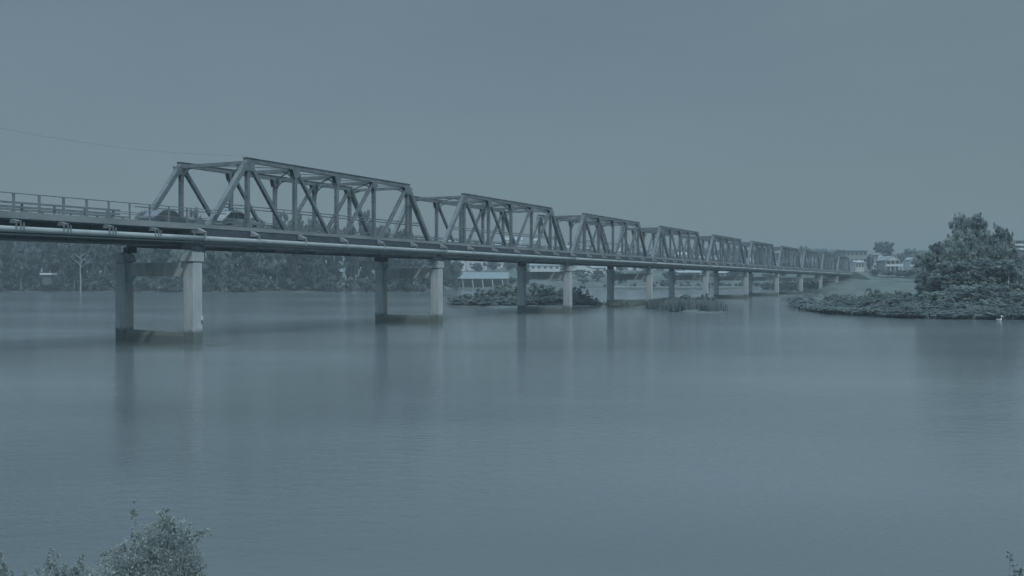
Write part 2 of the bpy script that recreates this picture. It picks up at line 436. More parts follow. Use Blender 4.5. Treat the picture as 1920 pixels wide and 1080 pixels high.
    for i in range(15): hr.box(.6 + 2.45 * i - .04, .6 + 2.45 * i + .04, DW + 1.8, DW + 1.83, ZD + .05, ZD + 1.48)
    hr.build('handrail', M['rail'], root)
    return root

span0 = truss_span(); span0.parent = bridge
span0.rotation_euler = (0, -GR, 0)
spans = [span0]
for k in range(1, 10):
    c = copy_tree(span0, bridge); c.location = (L * k, 0, grz(L * k)); c.rotation_euler = (0, -GR, 0); spans.append(c)

def pier(k, h):
    """h: top of column; column pair with curved caps, cross wall and low strut"""
    u = L * k
    x = MB(); a = .24; zt = h - .05; zb = h - 1.1
    x.prism([(.52, zb - .55), (.7, zb - .30), (1.1, zb), (DW - 1.1, zb), (DW - .7, zb - .30), (DW - .52, zb - .55), (DW - .52, zt), (.52, zt)], 'x', -a, a)
    p = x.build('pier', M['concrete'], bridge); p.location = (u, 0, 0)
    for y, s_ in ((0, 1), (DW, -1)):
        c = MB(); c.box(-.46, .46, y - .52, y + .52, -2, h - .08); c.box(-.42, .42, y - .48, y + .48, h - .08, h + .01)
        c.build('column', M['concrete'], p, bevel=.07)
        pr = [(-.58, 0), (-.58, .55)]
        for i in range(1, 5): t = i / 4 * math.pi / 2; pr.append((-.58 + .22 * (1 - math.cos(t)), .55 + .2 * math.sin(t)))
        for i in range(1, 7): t = i / 6 * math.pi / 2; pr.append((-.1 + .78 * math.sin(t), .75 - .75 * (1 - math.cos(t))))
        cp = MB(); cp.prism([(y + s_ * q, h + .02 + z) for q, z in pr], 'x', -.58, .58)
        cp.build('column_cap', M['concrete'], p, bevel=.02)
    b = MB(); b.prism([(-.5, -1), (.5, -1), (.46, .55), (.3, .88), (-.3, .88), (-.46, .55)], 'y', .53, DW - .53)
    b.build('base_strut', M['concrete'], p, bevel=.05)
    return p
for k in range(0, 10):
    pier(k, 6.17 + grz(L * k))
# gauge board and painted mark on the nearest column
gb = MB(); gb.box(.28, .50, -.56, -.535, 1.75, 2.05)
gb_o = gb.build('gauge_plate', M['white'], bridge); gb2 = MB(); gb2.box(.34, .44, -.555, -.535, 1.45, 1.72); gb2.build('gauge_bracket', M['steel_dark_shade'], bridge)

# near approach span (plate girder)
ap = MB(); a0 = -1.3 * L
ap.box(a0, -.05, -.62, DW + 1.9, ZD - .26, ZD)
for y in (3.6, 6.0): ap.box(a0, -.1, y - .15, y + .15, 7.5, ZD - .27)
aps = ap.build('approach_span', M['deck'], bridge)
e = MB(); e.box(a0, -.05, -.66, -.42, ZD - .24, ZD + .17); e.build('deck_edge', M['deck'], aps)
e = MB(); e.box(a0, -.1, .92, .98, 7.45, ZD - .27); e.box(a0, -.1, .78, 1.12, 7.40, 7.45)
for i in range(24): e.box(-1 - 1.9 * i - .03, -1 - 1.9 * i + .03, .80, .92, 7.45, ZD - .27)
e.build('plate_girder', M['steel_dark_shade'], aps)
e = MB(); e.box(a0, -.05, 1.0, DW - 1.0, ZD + .004, ZD + .05); e.build('road_surface', M['road'], aps)
wmn = MB(); wmn.tube([(a0 + 6 * i, -1.1, 7.92) for i in range(8)] + [(.0, -1.1, 7.92)], .19, 14); wmn.build('water_main', M['pipe'], aps, smooth=True)
cd = MB(); cd.tube([(a0, -.92, 7.62), (0, -.92, 7.62)], .05, 8); cd.build('conduit', M['pipe'], aps, smooth=True)
for x in (-15.6, -12.2, -8.6, -4.6, -19.4, -23.2, -27, -31):
    b_ = MB(); b_.prism([(-.52, ZD - .26), (-.52, ZD - .55), (-1.15, ZD - .55), (-1.2, ZD - .42)], 'x', x - .18, x + .18)
    for dx in (-.3, 0, .22): b_.box(x + dx - .035, x + dx + .035, -1.33, -1.27, 7.86, ZD - .5)
    b_.build('pipe_bracket', M['rail'], aps)
hr = MB(); hr.box(a0, 3, -.56, -.50, ZD + 1.28, ZD + 1.34); hr.box(-6, 3, -.58, -.48, ZD + 1.06, ZD + 1.14); hr.build('handrail', M['rail'], aps)
for i in range(25):
    x = -.1 - 1.8 * i - 1.0; w = .065 if x < -9 else .035
    q = MB(); q.box(x - w, x + w, -.59, -.47, ZD + .17, ZD + 1.30); q.build('railing_post', M['rail'], aps)
for y, xe in ((.75, -6.2), (DW - .7, -.2)):
    g = MB()
    for z in (ZD + .78, ZD + .52): g.box(a0, xe, y - .03, y + .03, z, z + .13)
    x = xe - .5
    while x > a0: g.box(x - .06, x + .06, y + .03, y + .13, ZD, ZD + .85); x -= 2.4
    g.build('guard_rail', M['rail'], aps)
hr = MB()
for z in (ZD + 1.15, ZD + .8, ZD + .45): hr.box(a0, -.1, DW + 1.83, DW + 1.88, z, z + .05)
for i in range(18): hr.box(a0 + .6 + 2.45 * i - .04, a0 + .6 + 2.45 * i + .04, DW + 1.8, DW + 1.83, ZD, ZD + 1.2)
hr.build('handrail', M['rail'], aps)
# far abutment
ab = MB(); zf = grz(360)
ab.box(L * 10 + .1, L * 10 + 3, -1.6, DW + 2.4, -1, ZB - .7 + zf); ab.box(L * 10 + .6, L * 10 + 3, -1.6, DW + 2.4, ZB - .7 + zf, ZD + .1 + zf)
ab.prism([(L * 10 + .1, -.5), (L * 10 + .1, 7.4 + zf), (L * 10 + 9, 7.4 + zf), (L * 10 + 9, -.5)], 'y', -2.1, -1.6)
ab.build('abutment', M['concrete'], bridge, bevel=.05)
# road embankment beyond the bridge, with a stone faced slope
em = MB(); u0 = L * 10 + 3
Mx = Matrix.Translation(Vector((-24.2, 74.8, 0))) @ Matrix.Rotation(PH, 4, 'Z')
ptsE = []
for u in (u0 - 3, u0 + 40, u0 + 120, u0 + 300):
    for v, z in ((-14, 1.0), (-2.4, ZD + zf - .1), (DW + 2.4, ZD + zf - .1), (24, 1.0)):
        ptsE.append(Mx @ Vector((u, v, z + (u - u0) * .01)))
fE = []
for j in range(3):
    for i in range(3):
        a = j * 4 + i; fE.append((a, a + 1, a + 5, a + 4))
fE.append((0, 1, 2, 3)); em.add(ptsE, fE)
tag(em.build('embankment', M['grass']), kind='structure')

# ------------------------------------------------------------------ vegetation
def leaf_mesh(name, lobes, n, size, m, seed, m2=None, tipfrac=0, hang=0):
    """leaf sized quads spread through overlapping lobes; lobes = (x,y,z,rx,ry,rz)"""
    rg = np.random.default_rng(seed)
    Lb = np.array(lobes, float); vol = Lb[:, 3] * Lb[:, 4] * Lb[:, 5]; pr = vol ** .75; pr /= pr.sum()
    idx = rg.choice(len(Lb), n, p=pr)
    d = rg.normal(size=(n, 3)); d /= np.linalg.norm(d, axis=1)[:, None]
    r = rg.uniform(0, 1, n) ** (1 / 2.2) * (1 + .12 * rg.normal(size=n))
    # gaps: leaves gather in sprays
    k = max(8, n // 26); cen = rg.normal(size=(k, 3)); cen /= np.linalg.norm(cen, axis=1)[:, None]
    cen *= (rg.uniform(.25, 1.08, k) ** .6)[:, None]
    ci = rg.integers(0, k, n); P = cen[ci] * .93 + d * (r * .22)[:, None]
    lobe_of = rg.choice(len(Lb), k, p=pr)[ci]
    c = Lb[lobe_of]
    P = c[:, :3] + P * c[:, 3:]
    a = rg.normal(size=(n, 3)); a[:, 2] -= hang; a /= np.linalg.norm(a, axis=1)[:, None]
    b = rg.normal(size=(n, 3)); b -= (b * a).sum(1)[:, None] * a; b /= np.linalg.norm(b, axis=1)[:, None]
    s = size * rg.uniform(.55, 1.3, n)
    a *= s[:, None]; b *= (s * rg.uniform(.4, .7, n))[:, None]
    V = np.stack([P - a, P + b * .8 - a * .1, P + a, P - b * .8 - a * .1], 1).reshape(-1, 3)
    me = bpy.data.meshes.new(name)
    me.vertices.add(4 * n); me.vertices.foreach_set('co', V.ravel().astype(np.float32))
    me.loops.add(4 * n); me.loops.foreach_set('vertex_index', np.arange(4 * n, dtype=np.int32))
    me.polygons.add(n); me.polygons.foreach_set('loop_start', np.arange(0, 4 * n, 4, dtype=np.int32))
    me.polygons.foreach_set('loop_total', np.full(n, 4, dtype=np.int32))
    me.materials.append(m)
    if m2:
        me.materials.append(m2)
        me.polygons.foreach_set('material_index', (rg.uniform(0, 1, n) < tipfrac).astype(np.int32))
    me.update(); me.validate(); return me

def trunk_mb(h, r, lobes, rg, nl=6):
    mb = MB(); pts = []; x = y = 0
    for i in range(6):
        pts.append((x, y, h * i / 5 - .3)); x += rg.uniform(-.03, .03) * h; y += rg.uniform(-.03, .03) * h
    mb.tube(pts, [r * (1 - .13 * i) for i in range(6)], 7)
    for l in rg.sample(list(lobes), min(nl, len(lobes))):
        s = Vector(pts[rg.randint(2, 5)]); e = Vector(l[:3]); mid = (s + e) / 2 + Vector((0, 0, -.05 * h))
        mb.tube([s, mid, e], [r * .45, r * .3, r * .1], 5)
    return mb

def make_lobes(kind, h, w, rg):
    lb = []
    if kind == 'round':
        for i in range(13):
            a = rg.uniform(0, 6.28); rr = rg.uniform(0, .55) * w / 2
            z = h * rg.uniform(.42, .82); q = w * rg.uniform(.18, .3)
            lb.append((rr * math.cos(a), rr * math.sin(a), z, q, q, q * rg.uniform(.7, 1)))
        lb.append((0, 0, h * .62, w * .36, w * .36, h * .3))
    elif kind == 'tall':
        for i in range(19):
            a = rg.uniform(0, 6.28); z = h * rg.uniform(.06, .93); t = 1 - abs(z / h - .5) * .9
            rr = rg.uniform(.1, .6) * w / 2 * t; q = w * rg.uniform(.12, .22)
            lb.append((rr * math.cos(a), rr * math.sin(a), z, q, q, q * rg.uniform(.8, 1.6)))
    elif kind == 'spire':                        # casuarina: plumes leaning up
        for i in range(20):
            a = rg.uniform(0, 6.28); z = h * rg.uniform(.1, .86); t = max(.14, 1 - (z / h) ** 1.6)
            rr = rg.uniform(.15, .9) * w / 2 * t; q = w * rg.uniform(.10, .17)
            lb.append((rr * math.cos(a), rr * math.sin(a), z, q, q, q * rg.uniform(.9, 1.7)))
        lb.append((0, 0, h * .84, w * .09, w * .09, h * .15))
        lb.append((w * .14, .1, h * .76, w * .08, w * .08, h * .14))
    elif kind == 'shrub':
        for i in range(9):
            a = rg.uniform(0, 6.28); rr = rg.uniform(0, .6) * w / 2; q = w * rg.uniform(.15, .26)
            z = h * rg.uniform(.2, .75)
            lb.append((rr * math.cos(a), rr * math.sin(a), z, q, q, min(q, (h * 1.02 - z)) + .05))
        lb.append((0, 0, h * .3, w * .4, w * .4, h * .32))
    return lb

PROTO = {}
def proto(key, kind, h, w, n, size, m, seed, tr=.02, bark='bark', hang=0):
    rg = random.Random(seed); lb = make_lobes(kind, h, w, rg)
    cm = leaf_mesh('crown', lb, n, size, M[m], seed, hang=hang)
    tm = trunk_mb(h * .8, h * tr, lb, rg, 7).mesh('trunk', M[bark], True)
    PROTO[key] = (cm, tm, h, w)
for i in range(4): proto('far_t%d' % i, 'tall', 18, 11 + i, 2600, .85, ('leaf_far', 'leaf_far', 'leaf_far', 'leaf_b')[i], 20 + i)
for i in range(3): proto('far_r%d' % i, 'round', 14, 13, 2400, .8, ('leaf_far', 'leaf_b', 'leaf_far')[i], 30 + i)
for i in range(4): proto('cas%d' % i, 'spire', 13, 9, 7500, .30, ('leaf', 'leaf', 'leaf_b', 'leaf')[i], 40 + i, hang=.4)
for i in range(3): proto('shr%d' % i, 'shrub', 4, 6, 4200, .24, ('leaf', 'leaf_b', 'leaf')[i], 50 + i)
for i in range(2): proto('mid%d' % i, 'round', 10, 9, 6500, .30, ('leaf', 'leaf_b')[i], 60 + i)

def tree(name, key, p, h, w, label, cat='tree', group=None, rz=None):
    cm, tm, h0, w0 = PROTO[key]
    o = empty(name, p, R.uniform(0, 6.28) if rz is None else rz); o.scale = (w / w0, w / w0, h / h0)
    tag(o, label, cat, group)
    for nm, me in (('trunk', tm), ('crown', cm)):
        q = bpy.data.objects.new(nm, me); COL.objects.link(q); q.parent = o
    return o

# wall of trees along the far left bank
G1 = 'trees lining the far left bank behind the bridge'
px = -70
i = 0
while px < 850:
    for D, top in ((3, 447), (12, 424), (24, 406)):
        x = px + R.uniform(-9, 9); DD = D + R.uniform(-2, 3) + lerp(345, 425, (x - 790) / 70) + 8 * math.sin(x / 90)
        e = 1 - max(0, (x - 690) / 160) * .55
        if 380 < x < 470: e *= 1.03
        ty = HOR - (HOR - top) * e + R.uniform(-5, 9)
        z0 = far_z(x, DD) - .3; h = zat(ty, DD) - z0
        tree('riverbank_tree', 'far_t%d' % R.randrange(4) if R.random() < .65 else 'far_r%d' % R.randrange(3), at(x, DD, z0), h, R.uniform(8, 12.5), 'dark green tree in the dense row along the far left bank', 'tree', G1)
    px += 27; i += 1
# a few whose crowns stand over the deck
for x, ty, w in ((15, 392, 14), (262, 402, 13), (300, 407, 9), (372, 394, 11), (432, 384, 13), (560, 404, 14), (690, 412, 12)):
    z0 = far_z(x, 380) - .3
    tree('riverbank_tree', 'far_r%d' % R.randrange(3), at(x, 380, z0), zat(ty, 380) - z0, w * .85, 'round topped tree on the far left bank rising above the bridge railing', 'tree', 'taller round trees showing over the railing')
# low growth at the water's edge there
def ground_cover(name, pts, hgt, n, size, m, label, seed):
    """one mass of low growth: lobes set along a line of points"""
    rg = random.Random(seed); lb = []
    for a, b in zip(pts[:-1], pts[1:]):
        k = max(1, int((b - a).length / (hgt * .8)))
        for j in range(k):
            p = a.lerp(b, (j + rg.random()) / k); q = hgt * rg.uniform(.5, 1)
            lb.append((p.x + rg.uniform(-1, 1) * hgt * .4, p.y + rg.uniform(-.2, 1) * hgt, p.z + q * .35, q * 1.1, q * .9, q * .75))
    me = leaf_mesh(name, lb, n, size, M[m], seed)
    o = bpy.data.objects.new(name, me); COL.objects.link(o); return tag(o, label, 'undergrowth', kind='stuff')
ground_cover('riverside_undergrowth', [at(x, 346.5 + 8 * math.sin(x / 90), .4) for x in range(-120, 800, 26)], 6.5, 24000, .65, 'leaf_far', 'dark low growth along the waterline of the far left bank', 3)
# pale slender trunk standing at the far left waterline
o = empty('dead_tree', at(151, 346, 0)); tag(o, 'slender pale bare tree standing at the far left waterline', 'tree')
mb = MB(); mb.tube([(0, 0, -.5), (.1, 0, 4), (-.1, 0, 8), (.3, 0, 11), (.2, 0, 14)], [.26, .22, .17, .12, .05], 6); mb.build('trunk', M['bark_pale'], o)
mb = MB()
for s_, a, l, z in ((1, .6, 3.2, 8.5), (-1, .7, 3.6, 9.4), (1, .9, 2.8, 10.5), (-1, .5, 2.4, 11.8), (1, .4, 2, 12.4)):
    mb.tube([(0, 0, z), (s_ * l * .6, .2, z + l * .5), (s_ * l, .3, z + l * a * 1.3)], [.12, .08, .03], 5)
mb.build('branch', M['bark_pale'], o)

# shrub island behind the second and third piers
G2 = 'dense shrubs on the low island behind the bridge'
for x, D, ty, w, lab in (
        (856, 178, 552, 4.5, 'small low shrub at the left end of the island behind the bridge'),
        (880, 176, 549, 5, 'low dark shrub near the left end of the island, beside its tip shrub'),
        (903, 175, 541, 5, 'mid height dark shrub on the island left of the round topped one'),
        (930, 177, 533, 6, 'round topped dark shrub on the island left of the third pier'),
        (958, 174, 531, 6, 'tall dark shrub on the island just left of the third pier'),
        (988, 177, 533, 6, 'dark shrub on the island just behind the third pier wall'),
        (1015, 173, 531, 6.5, 'broad shrub on the island between the columns of the third pier'),
        (1042, 175, 534, 6, 'dark shrub on the island touching the near column of the third pier'),
        (1072, 176, 537, 6, 'dark shrub on the island right of the third pier near column'),
        (1094, 177, 549, 5, 'sloping dark shrub near the right end of the island'),
        (1110, 175, 558, 4, 'smallest shrub at the right end of the island')):
    z0 = .25; tree('island_shrub', 'shr%d' % R.randrange(3), at(x, D - 3, 0), zat(ty, D), w * 1.15, lab, 'shrub', G2)
for x, D, ty, w in ((866, 173, 561, 4), (890, 171, 560, 4.5), (915, 169, 558, 4.5), (945, 167, 556, 5), (970, 165, 555, 5), (1000, 167, 557, 5), (1030, 168, 556, 5), (1062, 169, 556, 5), (1090, 171, 562, 4)):
    tree('island_shrub', 'shr%d' % R.randrange(3), at(x, D, .15), zat(ty, D), w, 'low dark shrub in the front row at the waterline of the island', 'shrub', 'front row shrubs on the island')
# reeds and scrub on the mud spit
def reed_patch(name, spots, n, h, m, label, seed, lean=.18, wd=.05):
    rg = np.random.default_rng(seed); k = len(spots); P = np.array([tuple(p) for p, r in spots]); rr = np.array([r for p, r in spots])
    ii = rg.integers(0, k, n); base = P[ii] + np.stack([rg.normal(size=n) * rr[ii] * .55, rg.normal(size=n) * rr[ii] * .5, np.zeros(n)], 1)
    hh = h * rg.uniform(.5, 1.15, n); ang = rg.uniform(0, 6.28, n)
    dx = np.stack([np.cos(ang), np.sin(ang), np.zeros(n)], 1) * (wd * rg.uniform(.6, 1.4, n))[:, None]
    ln = np.stack([rg.normal(size=n) * lean, rg.normal(size=n) * lean, np.ones(n)], 1) * hh[:, None]
    V = np.stack([base - dx, base + dx, base + ln * .6 + dx * .8, base + ln, base + ln * .6 - dx * .8], 1).reshape(-1, 3)
    me = bpy.data.meshes.new(name); me.vertices.add(5 * n); me.vertices.foreach_set('co', V.ravel().astype(np.float32))
    me.loops.add(5 * n); me.loops.foreach_set('vertex_index', np.arange(5 * n, dtype=np.int32))
    me.polygons.add(n); me.polygons.foreach_set('loop_start', np.arange(0, 5 * n, 5, dtype=np.int32)); me.polygons.foreach_set('loop_total', np.full(n, 5, dtype=np.int32))
    me.materials.append(M[m]); me.update(); me.validate()
    o = bpy.data.objects.new(name, me); COL.objects.link(o); return tag(o, label, 'reeds', kind='stuff')
sp = []
for x in range(1232, 1352, 5):
    sp.append((at(x, 141 + R.uniform(0, 12) + max(0, 1290 - x) * .2, .1), 1.0))
reed_patch('reeds', sp, 9000, 1.5, 'leaf', 'tall green reeds on the mud spit between the middle piers', 5, wd=.06)
for x, D, ty, w, lab in (
        (1222, 160, 561, 3.4, 'leftmost low bush among the reeds on the mud spit'),
        (1262, 156, 556, 4, 'bush at the left of the reed bed, between two bright columns'),
        (1290, 153, 552, 4.2, 'tallest dark bush in the reed bed on the mud spit'),
        (1318, 152, 553, 4, 'dark bush in the reed bed in front of a bright column'),
        (1340, 150, 557, 3.2, 'rightmost bush of the reed bed on the mud spit')):
    tree('spit_bush', 'shr%d' % R.randrange(3), at(x, D, .1), zat(ty, D), w, lab, 'shrub', 'bushes among the reeds on the mud spit')
sp = [(at(x, 165 + R.uniform(-3, 12), .2), 1.6) for x in range(1150, 1230, 5)]
reed_patch('marsh_grass', sp, 3500, .9, 'reed', 'short pale marsh grass on the flat end of the mud spit', 6, wd=.07)

# right peninsula: scrub along the water, big casuarinas behind
G3 = 'scrub bushes along the right peninsula'
def shore_D(px):
    for (a, da), (b, db) in zip(shore_r[:-1], shore_r[1:]):
        if a <= px <= b: return lerp(da, db, (px - a) / (b - a))
    return 110
k = 0
for x in range(1496, 1990, 15):
    for off, ty0 in ((.8, 579), (3, 571), (7, 560), (12, 551), (19, 544)):
        xx = x + R.uniform(-5, 5); D = shore_D(xx) + off + R.uniform(-1, 1)
        if xx < 1620: ty = ty0 + (1620 - xx) * .16
        else: ty = ty0
        ty = min(ty, HOR + 9157 / shore_D(xx) - 9 - off * .5)
        w = R.uniform(3.4, 5)
        z0 = .35 if off < 6 else .6
        tree('riverside_bush', 'shr%d' % R.randrange(3), at(xx, D, z0 - .1), max(.8, zat(ty + R.uniform(-6, 7), D) - z0), w,
             'dense dark green bush in the scrub belt along the right peninsula', 'bush', G3)
sp = [(at(x, shore_D(x) + R.uniform(.2, 1.5), .05), .8) for x in range(1490, 1960, 4)]
reed_patch('shore_reeds', sp, 5000, .8, 'leaf', 'short reeds and grass at the waterline of the right peninsula', 8, wd=.05)
for x, D, ty, w, key, lab in (
        (1742, 141, 474, 6, 2, 'small leaning tree at the left edge of the big clump on the right bank'),
        (1760, 143, 450, 6, 0, 'feathery tree second from the left of the big clump on the right bank'),
        (1782, 146, 428, 6, 1, 'feathery tree left of the tallest tree in the right clump'),
        (1804, 143, 399, 6, 3, 'slim spired tree directly left of the tallest tree in the right clump'),
        (1832, 141, 394, 7, 0, 'tallest feathery tree of the right clump'),
        (1852, 145, 450, 5, 2, 'shorter tree in the dip right of the tallest tree in the right clump'),
        (1870, 140, 404, 5.5, 1, 'pointed tree right of the dip in the right clump'),
        (1887, 139, 425, 5, 3, 'slim pointed tree at the right end of the clump, left of the white building'),
        (1772, 134, 492, 8, 2, 'broad dark tree low in front of the left part of the right clump'),
        (1812, 133, 478, 9, 1, 'broad dark tree low in front of the tallest tree on the right bank'),
        (1848, 133, 482, 9, 0, 'broad dark tree in front, between the two peaks of the right clump'),
        (1884, 133, 490, 8, 2, 'broad dark tree in front of the right end of the clump'),
        (1748, 135, 530, 6, 0, 'low dark tree at the foot of the left edge of the right clump'),
        (1915, 134, 527, 8, 1, 'low dark tree at the right edge of the photo below the white building'),
        (1950, 134, 515, 9, 3, 'dark tree at the right frame edge, mostly outside the picture')):
    if x > 1940: continue
    tree('casuarina_tree', 'cas%d' % key, at(x, D, .6), zat(ty, D) - .6, w, lab, 'tree', 'big trees of the clump on the right bank')
for x, D, ty, w in ((1810, 146, 404, 5.0), (1829, 147, 400, 5.0), (1736, 140, 500, 4.5), (1750, 150, 468, 7), (1775, 152, 448, 7), (1792, 136, 440, 6), (1818, 137, 424, 7), (1838, 150, 425, 5), (1858, 137, 458, 6), (1876, 150, 444, 7), (1893, 141, 462, 6), (1905, 142, 505, 6)):
    tree('bank_tree', 'mid%d' % R.randrange(2), at(x, D, .6), zat(ty, D) - .6, w, 'leafy tree filling the middle of the clump on the right bank', 'tree', 'leafy trees inside the right clump')
for x, D, ty, w in ((1760, 130, 545, 7), (1795, 129, 535, 7.5), (1830, 129, 538, 7.5), (1865, 128, 532, 7.5), (1900, 128, 548, 7), (1930, 128, 552, 7)):
    tree('waterside_tree', 'mid%d' % R.randrange(2), at(x, D, .4), zat(ty, D) - .4, w, 'round dark tree low at the waterside in front of the right clump', 'tree', 'round waterside trees below the right clump')

# town trees on the far hill
G4 = 'trees on the town hill beyond the bridge'
def town_tree(x, D, ty, w, lab='small hazy tree among the houses on the far town hill behind the bridge', g=G4, key=None):
    z0 = far_z(x, D) - .5
    tree('hill_tree', key or ('far_r%d' % R.randrange(3)), at(x, D, z0), max(4, zat(ty, D) - z0), w, lab, 'tree', g)
for x in range(850, 1760, 19):
    town_tree(x + R.uniform(-8, 8), 660 + R.uniform(-20, 20), (462 if x > 1080 else 455 + 6 * math.sin(x / 30)) + R.uniform(-2, 10) + (4 if x > 1540 else 0), R.uniform(11, 16))
for x in range(860, 1740, 31):
    town_tree(x + R.uniform(-12, 12), 575 + R.uniform(-18, 18), 484 + R.uniform(-4, 8), R.uniform(8, 13))
for x in range(980, 1560, 24):
    town_tree(x + R.uniform(-15, 15), 480 + R.uniform(-12, 25), 508 + R.uniform(-5, 6), R.uniform(6, 10))
town_tree(1657, 520, 449, 14.5, 'large round dark tree on the hill behind the gabled verandah house', None, 'far_r0')
town_tree(1704, 600, 464, 12, 'round tree on the skyline right of the large round hill tree', None, 'far_r1')
town_tree(1688, 560, 476, 11, 'tree between the large round hill tree and the skyline tree on its right', None, 'far_r2')
town_tree(1583, 600, 466, 12, 'dark tree on the skyline just above the far end of the bridge', None, 'far_r2')
town_tree(1506, 590, 459, 10, 'round tree top showing above the last trusses of the bridge', None, 'far_r1')
for x, D, ty, w in ((1640, 415, 505, 6), (1664, 409, 509, 9), (1685, 409, 508, 10), (1705, 405, 506, 10), (1722, 402, 498, 9), (1735, 405, 482, 10), (1725, 470, 480, 11), (1745, 450, 470, 11), (1631, 440, 478, 5)):
    town_tree(x, D, ty, w, 'dark tree or hedge around the gabled house on the slope right of the bridge end', 'garden trees round the gabled house')
for x, D, ty, w in ((1120, 470, 517, 8), (1165, 455, 528, 7), (1095, 445, 531, 7), (960, 450, 520, 9), (985, 445, 524, 7), (848, 432, 500, 9), (833, 428, 488, 10)):
    town_tree(x, D, ty, w, 'dark bush on the far shore under the bridge near the boat shed and halls', 'bushes on the far shore under the bridge')

# ------------------------------------------------------------------ buildings
def house(name, px, D, wpx, eave_y, base_y, ridge_y, roof, wall, label, depth=8, gable='x', win=3, cat='house', rz=0.0, storeys=1, group=None, verandah=False):
    z0 = zat(base_y, D); zf_ = far_z(px, D)
    w = wpx / F * D; h = zat(eave_y, D) - z0; rh = max(.3, zat(ridge_y, D) - zat(eave_y, D))
    o = empty(name, at(px, D, z0), rz); tag(o, label, cat, group)
    b = MB(); b.box(-w / 2, w / 2, 0, depth, min(-.3, zf_ - z0 - .5), h)
    if gable == 'y':
        b.prism([(-w / 2, h), (w / 2, h), (0, h + rh * .97)], 'y', .02, depth - .02)
    else:
        b.prism([(.02, h), (depth - .02, h), (depth / 2, h + rh * .97)], 'x', -w / 2, w / 2)
    wl = b.build('wall', M[wall], o)
    r_ = MB(); t = .18; ov = .45
    if gable == 'y':
        r_.prism([(-w / 2 - ov, h - .1), (0, h + rh), (w / 2 + ov, h - .1), (w / 2 + ov, h - .1 + t), (0, h + rh + t), (-w / 2 - ov, h - .1 + t)], 'y', -ov, depth + ov)
    else:
        r_.prism([(-ov, h - .1), (depth / 2, h + rh), (depth + ov, h - .1), (depth + ov, h - .1 + t), (depth / 2, h + rh + t), (-ov, h - .1 + t)], 'x', -w / 2 - ov, w / 2 + ov)
    r_.build('roof', M[roof], o)
    for s_ in range(storeys):
        zz = h * (s_ + .38) / storeys; hh = min(1.4, h / storeys * .42)
        for i in range(win):
            x = -w / 2 + w * (i + .5) / win; ww = min(.8, w / win * .32)
            q = MB(); q.box(x - ww, x + ww, -.06, -.01, zz, zz + hh); q.build('window', M['glass'], o)
    if verandah:
        q = MB(); q.box(-w / 2 - .2, w / 2 + 1.6, -1.8, 0, h * .50, h * .50 + .9 * .3); q.box(-w / 2 - .2, w / 2 + 1.6, -1.82, -1.76, h * .52, h * .52 + .95)
        for x in (-w / 2, -w / 6, w / 6, w / 2, w / 2 + 1.4): q.box(x - .12, x + .12, -1.8, -1.6, 0, h if x <= w / 2 else h * .75)
        q.build('verandah', M['white'], o)
        g_ = MB(); g_.prism([(-w / 2 - .3, h), (w / 2 + .3, h), (0, h + rh)], 'y', -1.85, -1.75); g_.build('gable', M['cream'], o)
        g_ = MB(); g_.prism([(-w / 2 - .7, h - .15), (0, h + rh + .02), (w / 2 + .7, h - .15), (w / 2 + .7, h + .1), (0, h + rh + .25), (-w / 2 - .7, h + .1)], 'y', -2.0, -.5); g_.build('porch_roof', M['roof_mid'], o)
    return o
house('house', 862, 625, 22, 490, 504, 481, 'roof_light', 'white', 'white house with pale roof, leftmost of the houses seen under the bridge', 9, 'y', 2)
house('house', 891, 625, 26, 488, 503, 484, 'roof_light', 'white', 'wide bright white house under the bridge between two smaller ones', 9, 'x', 3)
house('house', 908, 615, 10, 489, 500, 485, 'roof_light', 'white', 'narrow white house at the right of the bright white one under the bridge', 7, 'y', 1)
house('house', 932, 620, 14, 492, 502, 487, 'roof_mid', 'cream', 'small cream house with grey roof right of the white houses under the bridge', 8, 'y', 2)
house('house', 970, 610, 20, 491, 500, 486, 'roof_light', 'greywall', 'grey house with pale roof just left of the third pier', 8, 'x', 2)
house('long_hall', 1022, 560, 56, 498, 507, 489, 'roof_mid', 'white', 'long low hall with grey roof and white front beside the third pier', 16, 'x', 5, 'hall')
house('gabled_hall', 1091, 520, 38, 503, 518, 493, 'roof_light', 'white', 'white gabled hall right of the third pier column', 14, 'y', 3, 'hall')
house('long_shed', 1120, 545, 42, 502, 512, 497, 'roof_light', 'cream', 'long shed with pale roof behind the white gabled hall', 14, 'x', 3, 'shed')
house('shed', 1146, 530, 16, 505, 513, 500, 'roof_light', 'white', 'small white shed by the dark column of the fourth pier', 8, 'x', 2, 'shed')
house('house', 1196, 600, 18, 500, 507, 496, 'roof_light', 'white', 'small white house between the columns of the fourth pier', 8, 'x', 2)
house('house', 1237, 590, 18, 500, 508, 497, 'roof_light', 'cream', 'cream house with pale roof right of the bright fourth pier column', 8, 'x', 2)
house('house', 1284, 590, 16, 501, 508, 498, 'roof_light', 'white', 'white house between the columns of the fifth pier', 8, 'x', 2)
house('long_shed', 1292, 500, 44, 511, 518, 508, 'roof_light', 'greywall', 'long low shed with bright roof between the columns of the fifth pier', 10, 'x', 4, 'shed')
house('long_shed', 1369, 500, 40, 512, 519, 509, 'roof_light', 'greywall', 'long low shed with bright roof between the columns of the sixth pier', 10, 'x', 4, 'shed')
